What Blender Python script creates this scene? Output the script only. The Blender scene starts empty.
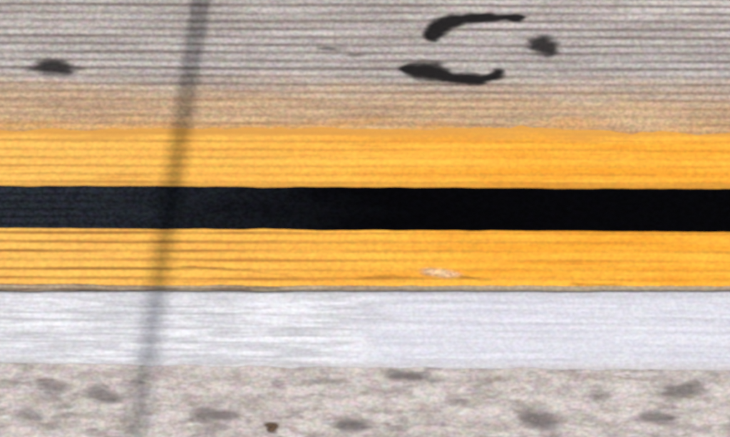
import bpy, math, random
import numpy as np
from mathutils import Vector, noise as mnoise
random.seed(4)
S=0.0022            # metres per unit of layout
ZT=0.008            # slab top height
scene=bpy.context.scene
scene.view_settings.view_transform='Standard'; scene.view_settings.look='None'
scene.view_settings.exposure=0
def X(px): return (px-365)*S
def Y(py): return (218.5-py)*S

# ---------------------------------------------------------------- nodes
class N:
    def __init__(s,name):
        s.m=bpy.data.materials.new(name); s.m.use_nodes=True
        s.t=s.m.node_tree; s.t.nodes.clear()
        s.out=s.t.nodes.new('ShaderNodeOutputMaterial')
        s.b=s.t.nodes.new('ShaderNodeBsdfPrincipled')
        s.t.links.new(s.b.outputs[0],s.out.inputs[0])
        s.b.inputs['Specular IOR Level'].default_value=0.2
        s.b.inputs['Roughness'].default_value=0.85
        geo=s.t.nodes.new('ShaderNodeNewGeometry')
        sep=s.t.nodes.new('ShaderNodeSeparateXYZ'); s.t.links.new(geo.outputs['Position'],sep.inputs[0])
        s.pos=geo.outputs['Position']
        s.u=s.math('ADD',s.math('DIVIDE',sep.outputs[0],S),365)      # along the stripes
        s.v=s.math('SUBTRACT',218.5,s.math('DIVIDE',sep.outputs[1],S)) # across the stripes
    def put(s,i,val):
        if isinstance(val,bpy.types.NodeSocket): s.t.links.new(val,i)
        elif isinstance(val,(tuple,list)):
            i.default_value=tuple(val)+((1,) if len(val)==3 and len(i.default_value)==4 else ())
        else: i.default_value=val
    def math(s,op,a,b=0.0,c=None,clamp=False):
        n=s.t.nodes.new('ShaderNodeMath'); n.operation=op; n.use_clamp=clamp
        s.put(n.inputs[0],a); s.put(n.inputs[1],b)
        if c is not None: s.put(n.inputs[2],c)
        return n.outputs[0]
    def mul(s,a,b): return s.math('MULTIPLY',a,b)
    def add(s,a,b): return s.math('ADD',a,b)
    def ramp(s,x,a,b,lo=0.0,hi=1.0):
        n=s.t.nodes.new('ShaderNodeMapRange'); n.interpolation_type='SMOOTHSTEP'
        s.put(n.inputs[0],x)
        for k,val in enumerate((a,b,lo,hi)): s.put(n.inputs[k+1],val)
        return n.outputs[0]
    def noise(s,su,sv,detail=2,rough=.55,seed=0.0,color=False):
        c=s.t.nodes.new('ShaderNodeCombineXYZ')
        s.put(c.inputs[0],s.mul(s.u,1.0/su)); s.put(c.inputs[1],s.mul(s.v,1.0/sv)); c.inputs[2].default_value=seed
        n=s.t.nodes.new('ShaderNodeTexNoise'); s.t.links.new(c.outputs[0],n.inputs['Vector'])
        n.inputs['Scale'].default_value=1; n.inputs['Detail'].default_value=min(detail,3); n.inputs['Roughness'].default_value=rough
        return n.outputs['Color' if color else 'Fac']
    def lines(s,period,phase,width,slope=0.004,seed=1.0,wob=1.2):
        w=s.mul(s.math('SUBTRACT',s.noise(200,30,1,.5,seed),.5),wob*2)
        y=s.add(s.add(s.v,s.mul(s.u,-slope)),w)
        f=s.math('FRACT',s.mul(s.add(y,phase),1.0/period))
        d=s.mul(s.math('ABSOLUTE',s.math('SUBTRACT',f,.5)),period)
        return s.ramp(d,width*.1,width,1,0)
    def mix(s,f,a,b,mode='MIX'):
        n=s.t.nodes.new('ShaderNodeMix'); n.data_type='RGBA'; n.blend_type=mode
        s.put(n.inputs[0],f); s.put(n.inputs[6],a); s.put(n.inputs[7],b)
        return n.outputs[2]
    def grain(s,col,amt,chroma=.35,size=2.7):
        g=s.noise(size*1.5,size,1,.6,7.7)
        k=s.ramp(g,.25,.75,1-amt*1.1,1+amt*1.1)
        n=s.t.nodes.new('ShaderNodeVectorMath'); n.operation='SCALE'
        s.put(n.inputs[0],col); s.put(n.inputs[3],k)
        c=s.noise(size*2.4,size*1.8,0,.5,3.1,True)
        mad=s.t.nodes.new('ShaderNodeVectorMath'); mad.operation='MULTIPLY_ADD'
        s.put(mad.inputs[0],c); mad.inputs[1].default_value=(chroma,)*3; mad.inputs[2].default_value=(1-chroma/2,)*3
        m2=s.t.nodes.new('ShaderNodeVectorMath'); m2.operation='MULTIPLY'
        s.put(m2.inputs[0],n.outputs[0]); s.put(m2.inputs[1],mad.outputs[0])
        return m2.outputs[0]
    def finish(s,col,h=None,dist=.0006,strength=.4):
        s.put(s.b.inputs['Base Color'],col)
        if h is not None:
            b=s.t.nodes.new('ShaderNodeBump'); b.inputs['Distance'].default_value=dist; b.inputs['Strength'].default_value=strength
            s.put(b.inputs['Height'],h); s.t.links.new(b.outputs[0],s.b.inputs['Normal'])
        return s.m
def lin(r,g,b,k=1.0):
    f=lambda c:(c/255/12.92 if c/255<=.04045 else ((c/255+.055)/1.055)**2.4)
    return (f(r)*k,f(g)*k,f(b)*k)
K=0.88

# pavement: grey brushed concrete, turning tan next to the stripe
n=N('brushed_concrete')
base=n.mix(n.ramp(n.noise(150,14,3,.6,2),.3,.7),lin(164,156,151,K),lin(193,186,182,K))
base=n.mix(n.ramp(n.noise(200,40,2,.5,62),.35,.65,.35,0),base,lin(150,144,142,K))
wv=n.add(n.v,n.mul(n.math('SUBTRACT',n.noise(120,18,3,.6,5),.5),38))
wv=n.add(wv,n.mul(n.u,-.010))
tan=n.mix(n.ramp(n.noise(140,7,2,.6,9),.3,.7),lin(172,144,118,K),lin(200,170,134,K))
col=n.mix(n.ramp(wv,64,104),base,tan)
col=n.mix(n.ramp(wv,112,134,0,.75),col,lin(214,152,62,K))
L=n.lines(7.9,0,3.1,.004)
Ls=n.ramp(n.noise(170,9,2,.6,11),.28,.66,.35,.95)
Lf=n.mul(n.mul(L,Ls),n.ramp(n.v,84,116,.9,.5))
col=n.mix(Lf,col,n.mix(n.ramp(wv,70,98),lin(110,98,94,K),lin(142,108,78,K)))
col=n.grain(col,.17,.22)
mat_pave=n.finish(col,n.noise(6,2.5,1,.6,4),.0007,.25)

def yellow(name,period,phase,ls_l,ls_r,seed):
    n=N(name)
    f=n.ramp(n.noise(240,12,3,.6,seed),.3,.7)
    base=n.mix(f,lin(224,148,32,.94),lin(240,174,56,.94))
    base=n.mix(n.ramp(n.u,0,560,.65,0),base,lin(232,184,96,.92))
    L=n.lines(period,phase,2.8,.003,seed)
    Ls=n.mul(n.ramp(n.noise(150,8,2,.6,seed+2),.3,.6,.3,1),n.ramp(n.u,60,520,ls_l,ls_r))
    col=n.mix(n.mul(L,Ls),base,lin(134,84,28,K))
    sc=n.ramp(n.noise(170,4.5,3,.65,seed+5),.55,.74,0,.5)
    col=n.mix(sc,col,lin(186,122,46,K))
    col=n.grain(col,.09,.2)
    n.b.inputs['Roughness'].default_value=.6
    return n,col
n,col=yellow('yellow_paint',8.2,3,.5,.25,21)
e=n.add(n.v,n.mul(n.math('SUBTRACT',n.noise(70,9,2,.6,31),.5),20))
col=n.mix(n.ramp(e,130,144,.85,0),col,lin(204,146,66,K))
col=n.mix(n.ramp(n.add(n.v,n.mul(n.noise(90,4,2,.5,8),6)),183,190,0,.45),col,lin(150,100,40,K))
mat_y1=n.finish(col)
n,col=yellow('yellow_paint_worn',9.1,0,.85,.33,41)
mat_y2=n.finish(col)

n=N('black_paint')
f=n.add(n.u,n.mul(n.math('SUBTRACT',n.noise(120,20,2,.5,3),.5),160))
base=n.mix(n.ramp(f,-80,400),lin(36,40,47,1),lin(3,3,5,1))
L=n.lines(7.4,2,2.4,.004,6)
col=n.mix(n.mul(L,n.ramp(n.u,0,260,.6,0)),base,lin(14,16,20))
col=n.grain(col,.4,.5)
n.b.inputs['Roughness'].default_value=.9; n.b.inputs['Specular IOR Level'].default_value=.02
mat_k=n.finish(col)

n=N('edge_concrete')
f=n.ramp(n.noise(70,3,2,.6,3),.35,.65)
f=n.math('MAXIMUM',f,n.ramp(n.u,150,520,0,1))
col=n.mix(f,lin(118,98,80),lin(168,150,124)); col=n.grain(col,.15,.15)
mat_edge=n.finish(col)

n=N('white_paint')
KW=.83
f=n.ramp(n.noise(80,7,3,.7,13),.34,.68)
colL=n.mix(f,lin(194,194,199,KW),lin(234,234,239,KW))
f2=n.ramp(n.noise(150,5,2,.6,15),.3,.7)
colR=n.mix(f2,lin(203,203,213,KW),lin(221,221,229,KW))
bd=n.add(n.u,n.mul(n.math('SUBTRACT',n.noise(50,14,2,.6,17),.5),170))
col=n.mix(n.ramp(bd,345,385),colL,colR)
L=n.lines(7.2,1,2.2,.009,19)
col=n.mix(n.mul(n.mul(L,n.ramp(n.noise(120,8,2,.6,23),.4,.65,.15,1)),n.ramp(n.u,150,450,.6,.3)),col,lin(154,153,157))
col=n.mix(n.ramp(n.noise(60,6,3,.7,27),.57,.74,0,.5),col,lin(172,169,171))
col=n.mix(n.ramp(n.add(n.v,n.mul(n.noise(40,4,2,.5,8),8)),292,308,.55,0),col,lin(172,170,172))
col=n.mix(n.ramp(n.add(n.v,n.mul(n.noise(30,4,2,.5,48),10)),362,378,0,.75),col,lin(176,170,168))
col=n.grain(col,.08,.12)
n.b.inputs['Roughness'].default_value=.6
mat_w=n.finish(col)

n=N('pebbly_concrete')
f=n.ramp(n.noise(46,12,3,.6,33),.3,.7)
col=n.mix(f,lin(166,157,152,K),lin(202,193,189,K))
col=n.mix(n.ramp(n.noise(38,14,2,.5,37),.54,.72,0,.7),col,lin(132,124,122,K))
col=n.mix(n.ramp(n.noise(22,8,2,.5,38),.56,.74,0,.6),col,lin(144,130,122,K))
col=n.mix(n.ramp(n.noise(34,7,2,.6,39),.60,.76,0,.6),col,lin(216,209,209,K))
col=n.grain(col,.14,.24,3.0)
mat_g=n.finish(col,n.noise(14,6,1,.6,4),.0015,.2)

# ---------------------------------------------------------------- sheets
def wob(x,amp,L,seed):
    return amp*(mnoise.noise(Vector((x/L,seed,0)))+.5*mnoise.noise(Vector((x/L*3.1,seed+9,0))))
def mesh(name,verts,faces,mat):
    me=bpy.data.meshes.new(name); me.from_pydata(verts,[],faces); me.update()
    me.materials.append(mat); o=bpy.data.objects.new(name,me); scene.collection.objects.link(o); return o
xs=np.concatenate([[-14000,-7000,-3000,-1200],np.arange(-500,1231,2.5),[2000,4000,8000,14000]])
def strip(name,top,bot,z,mat,at=(0,),ab=(0,)):
    V=[];F=[]
    for i,x in enumerate(xs):
        t=np.interp(x,*zip(*top)); b=np.interp(x,*zip(*bot))
        if len(at)>1: t+=wob(x,*at)
        if len(ab)>1: b+=wob(x,*ab)
        V+= [(X(x),Y(t),z),(X(x),Y(b),z)]
        if i: F.append((2*i-2,2*i-1,2*i+1,2*i))
    return mesh(name,V,F,mat)
G=120
mesh('ground',[(-G,-G,0),(G,-G,0),(G,G,0),(-G,G,0)],[(0,1,2,3)],mat_g)
V=[];F=[]
prof=[(-14000,ZT),(284,ZT),(288.5,ZT-.0004),(290.5,ZT-.002),(291.2,ZT-.004),(291.3,-.01)]
for i,x in enumerate(xs):
    w=wob(x,.8,60,5)
    for p,z in prof: V.append((X(x),Y(p+(w if p>280 else 0)),z))
    if i:
        k=len(prof)
        for j in range(k-1): F.append(((i-1)*k+j,(i-1)*k+j+1,i*k+j+1,i*k+j))
pv=mesh('pavement',V,F,mat_pave); pv.data.materials.append(mat_edge)
for j,p in enumerate(pv.data.polygons):
    if j%(len(prof)-1)>=1: p.material_index=1
strip('yellow_stripe',[(0,130),(250,128),(420,129),(520,127),(600,131),(730,134)],[(0,187),(730,189)],ZT+.0005,mat_y1,(3.2,34,1),(.7,60,2))
strip('yellow_stripe.001',[(0,226),(730,230)],[(0,283),(150,285.5),(730,286)],ZT+.0005,mat_y2,(.4,60,3),(1.3,50,4))
strip('black_stripe',[(0,185.5),(730,189)],[(0,228),(365,230),(730,232)],ZT+.001,mat_k,(1.0,60,5),(.9,60,6))
strip('white_stripe',[(0,289),(730,289)],[(0,363),(250,367),(730,371)],.0007,mat_w,(0,),(2.2,34,7))

# ---------------------------------------------------------------- stains
def stain_mat(name,c,hard=.5,grainy=.3,k=1.0):
    n=N(name)
    a=n.t.nodes.new('ShaderNodeAttribute'); a.attribute_name='stain_amount'; a.attribute_type='GEOMETRY'
    d=n.add(a.outputs['Fac'],n.mul(n.math('SUBTRACT',n.noise(22,3.5,3,.65,3),.5),grainy))
    al=n.mul(n.mul(n.ramp(d,.12,.12+hard),n.ramp(a.outputs['Fac'],.0,.12)),k)
    n.finish(n.grain(c,.3,.3))
    tr=n.t.nodes.new('ShaderNodeBsdfTransparent'); mx=n.t.nodes.new('ShaderNodeMixShader')
    n.put(mx.inputs[0],al); n.t.links.new(tr.outputs[0],mx.inputs[1]); n.t.links.new(n.b.outputs[0],mx.inputs[2])
    n.t.links.new(mx.outputs[0],n.out.inputs[0]); return n.m
layer=[0]
def stain(name,segs,z,mat,asp=1.0,smear=12):
    layer[0]+=1; z=z+layer[0]*.00017      # every stain sheet has its own height
    P=10+smear
    x0=min(min(s[0]-s[2]*asp,s[3]-s[5]*asp) for s in segs)-P; x1=max(max(s[0]+s[2]*asp,s[3]+s[5]*asp) for s in segs)+P
    y0=min(min(s[1]-s[2],s[4]-s[5]) for s in segs)-10; y1=max(max(s[1]+s[2],s[4]+s[5]) for s in segs)+10
    gx=np.arange(x0,x1,1.5); gy=np.arange(y0,y1,1.0); A,B=np.meshgrid(gx,gy)
    W=np.array([[mnoise.noise(Vector((x/18,y/5,2.2))) for x in gx] for y in gy])
    W2=np.array([[mnoise.noise(Vector((x/11,y/6,7.2))) for x in gx] for y in gy])
    A2=A+W*7; B2=B+W2*2.8
    D=np.zeros_like(A)
    for (a,b,r,c,d,q,st) in segs:
        vx,vy=(c-a),(d-b); l=vx*vx+vy*vy+1e-6
        t=np.clip(((A2-a)*vx+(B2-b)*vy)/l,0,1)
        rr=r+(q-r)*t
        dist=np.hypot((A2-a-t*vx)/asp,(B2-b-t*vy))
        D=np.maximum(D,st*np.clip(1.25-dist/rr*.8,0,1))
    kk=max(1,int(smear/1.5))
    k=np.convolve(np.ones(kk),np.ones(kk)); k/=k.sum()
    D=np.array([np.convolve(np.pad(r,2*kk),k,'same')[2*kk:-2*kk] for r in D])
    V=[(float(X(a)),float(Y(b)),z) for a,b in zip(A.ravel(),B.ravel())]
    w=len(gx); F=[(j*w+i,(j+1)*w+i,(j+1)*w+i+1,j*w+i+1) for j in range(len(gy)-1) for i in range(w-1)]
    o=mesh(name,V,F,mat)
    at=o.data.attributes.new('stain_amount','FLOAT','POINT'); at.data.foreach_set('value',np.ascontiguousarray(D.ravel(),dtype=np.float32))
    o.data.update()
    return o
tar=stain_mat('tar',lin(20,17,18),.85,.6)
tar_soft=stain_mat('tar_faded',lin(42,39,39),1.0,.4)
grime=stain_mat('grime',lin(104,97,97),1.1,.35,.85)
brown=stain_mat('rust',lin(88,66,48),.8,.2,.85)
zs=ZT+.0006
stain('tar_mark',[(432,38,4.5,437,29,8,1),(437,28,8.5,452,21,7,1),(452,21,6.5,485,17,4,1),(485,17,4,522,18,3,1)],zs,tar,1.4,8)
stain('tar_mark.001',[(408,69,5.5,420,71,8,1),(420,71,9,438,72,9.5,1),(438,73,8,456,78,6,1),(456,78,6,480,80,5.5,1),(480,80,5.5,500,73,4.5,.95)],zs,tar,1.3,8)
stain('tar_mark.002',[(539,44,10,548,48,9.5,1)],zs,tar_soft,1.2,8)
stain('oil_stain',[(47,67,8.5,62,68,8.5,1),(28,68,2.8,84,69,2.8,.6)],zs,tar_soft,1.4,10)
stain('oil_stain.001',[(318,47,2.4,342,50,2.4,.6),(345,54,2,366,56,2,.5)],zs,tar_soft,1.5)
stain('scuff_mark',[(178,266,1.4,250,270,1.8,.6),(250,270,1.4,300,277,1.6,.45),(360,276,1.5,420,278,1.8,.5),(455,276,2,490,280,1.8,.55),(570,283,1.6,620,285,1.6,.5)],ZT+.0009,stain_mat('scuff',lin(128,88,40),.8,.5,.75),1.5,14)
stain('paint_chip',[(428,271,5,450,274,5.5,.85)],ZT+.0009,stain_mat('chip',lin(222,190,152),.9,.2,.8),1.6)
layer[0]=0
zs=.0008
stain('dirt_patch',[(395,376,6,418,377,6,.8),(385,372,3,430,373,3,.6)],zs,grime,1.5)
stain('dirt_patch.001',[(530,418,10,548,423,10,.9),(595,396,7,604,398,7,.65),(650,417,7,670,420,6,.75)],zs,grime,1.5)
stain('dirt_patch.002',[(345,425,8,360,426,8,.85),(200,414,9,230,416,8,.75),(95,392,9,110,398,9,.75),(45,385,8,60,388,8,.7)],zs,grime,1.5)
stain('dirt_patch.003',[(672,393,8,695,388,8,.85),(20,415,7,35,417,7,.6),(455,402,5,468,404,5,.55)],zs,grime,1.5)
stain('rust_spot',[(270,428,4.5,275,428,4.5,.95)],zs,brown,1.0,5)

# ---------------------------------------------------------------- sign post (stands beyond the upper edge; its shadow crosses the stripes)
import bmesh
dirx,diry=-66.0,-437.0; l=math.hypot(dirx,diry); dirx/=l; diry/=l
bx=X(201)-dirx*.30; by=Y(0)-diry*.30
n=N('galvanised_steel'); n.b.inputs['Metallic'].default_value=.7; n.b.inputs['Roughness'].default_value=.5
mat_s=n.finish(lin(150,152,155))
n=N('sign_face'); mat_f=n.finish(lin(225,225,228))
root=bpy.data.objects.new('sign_post',None); scene.collection.objects.link(root); root.location=(bx,by,ZT)
def part(name,fn,mat,loc):
    bm=bmesh.new(); fn(bm); me=bpy.data.meshes.new(name); bm.to_mesh(me); bm.free(); me.materials.append(mat)
    o=bpy.data.objects.new(name,me); scene.collection.objects.link(o); o.parent=root; o.location=loc; return o
R=.0215
part('pole',lambda b:bmesh.ops.create_cone(b,cap_ends=True,segments=32,radius1=R,radius2=R,depth=3.0),mat_s,(0,0,1.5))
part('cap',lambda b:bmesh.ops.create_uvsphere(b,u_segments=24,v_segments=12,radius=R*1.1),mat_s,(0,0,3.0))
part('base_plate',lambda b:bmesh.ops.create_cone(b,cap_ends=True,segments=32,radius1=.075,radius2=.07,depth=.012),mat_s,(0,0,.0065))
def panel(b):
    bmesh.ops.create_cube(b,size=1); bmesh.ops.scale(b,vec=(.45,.004,.45),verts=b.verts)
    bmesh.ops.bevel(b,geom=[e for e in b.edges if abs(e.verts[0].co.y-e.verts[1].co.y)>.003],offset=.04,segments=6,affect='EDGES')
part('sign_panel',panel,mat_f,(0,R+.004,2.7))

# ---------------------------------------------------------------- light
E=math.radians(50); rot=math.atan2(-dirx,-diry)
w=bpy.data.worlds.new('World'); scene.world=w; w.use_nodes=True
sky=w.node_tree.nodes.new('ShaderNodeTexSky'); sky.sky_type='NISHITA'; sky.sun_disc=False
sky.sun_elevation=E; sky.sun_rotation=rot; sky.dust_density=3; sky.ozone_density=.5
hs=w.node_tree.nodes.new('ShaderNodeHueSaturation'); hs.inputs['Saturation'].default_value=.3
bg=w.node_tree.nodes['Background']; bg.inputs[1].default_value=.14
w.node_tree.links.new(sky.outputs[0],hs.inputs['Color']); w.node_tree.links.new(hs.outputs[0],bg.inputs[0])
sd=bpy.data.lights.new('sun','SUN'); sd.energy=2.9; sd.angle=math.radians(1.9); sd.color=(1,.97,.94)
so=bpy.data.objects.new('sun',sd); scene.collection.objects.link(so)
so.rotation_euler=Vector((dirx*math.cos(E),diry*math.cos(E),-math.sin(E))).to_track_quat('-Z','Y').to_euler()

# ---------------------------------------------------------------- camera
H=2.6
cd=bpy.data.cameras.new('camera'); cd.sensor_width=36; cd.lens=36*H/(730*S); cd.clip_end=1000; cd.clip_start=.05
cd.dof.use_dof=True; cd.dof.focus_distance=H+.75; cd.dof.aperture_fstop=2.3
co=bpy.data.objects.new('camera',cd); scene.collection.objects.link(co); co.location=(0,0,H+ZT)
scene.camera=co
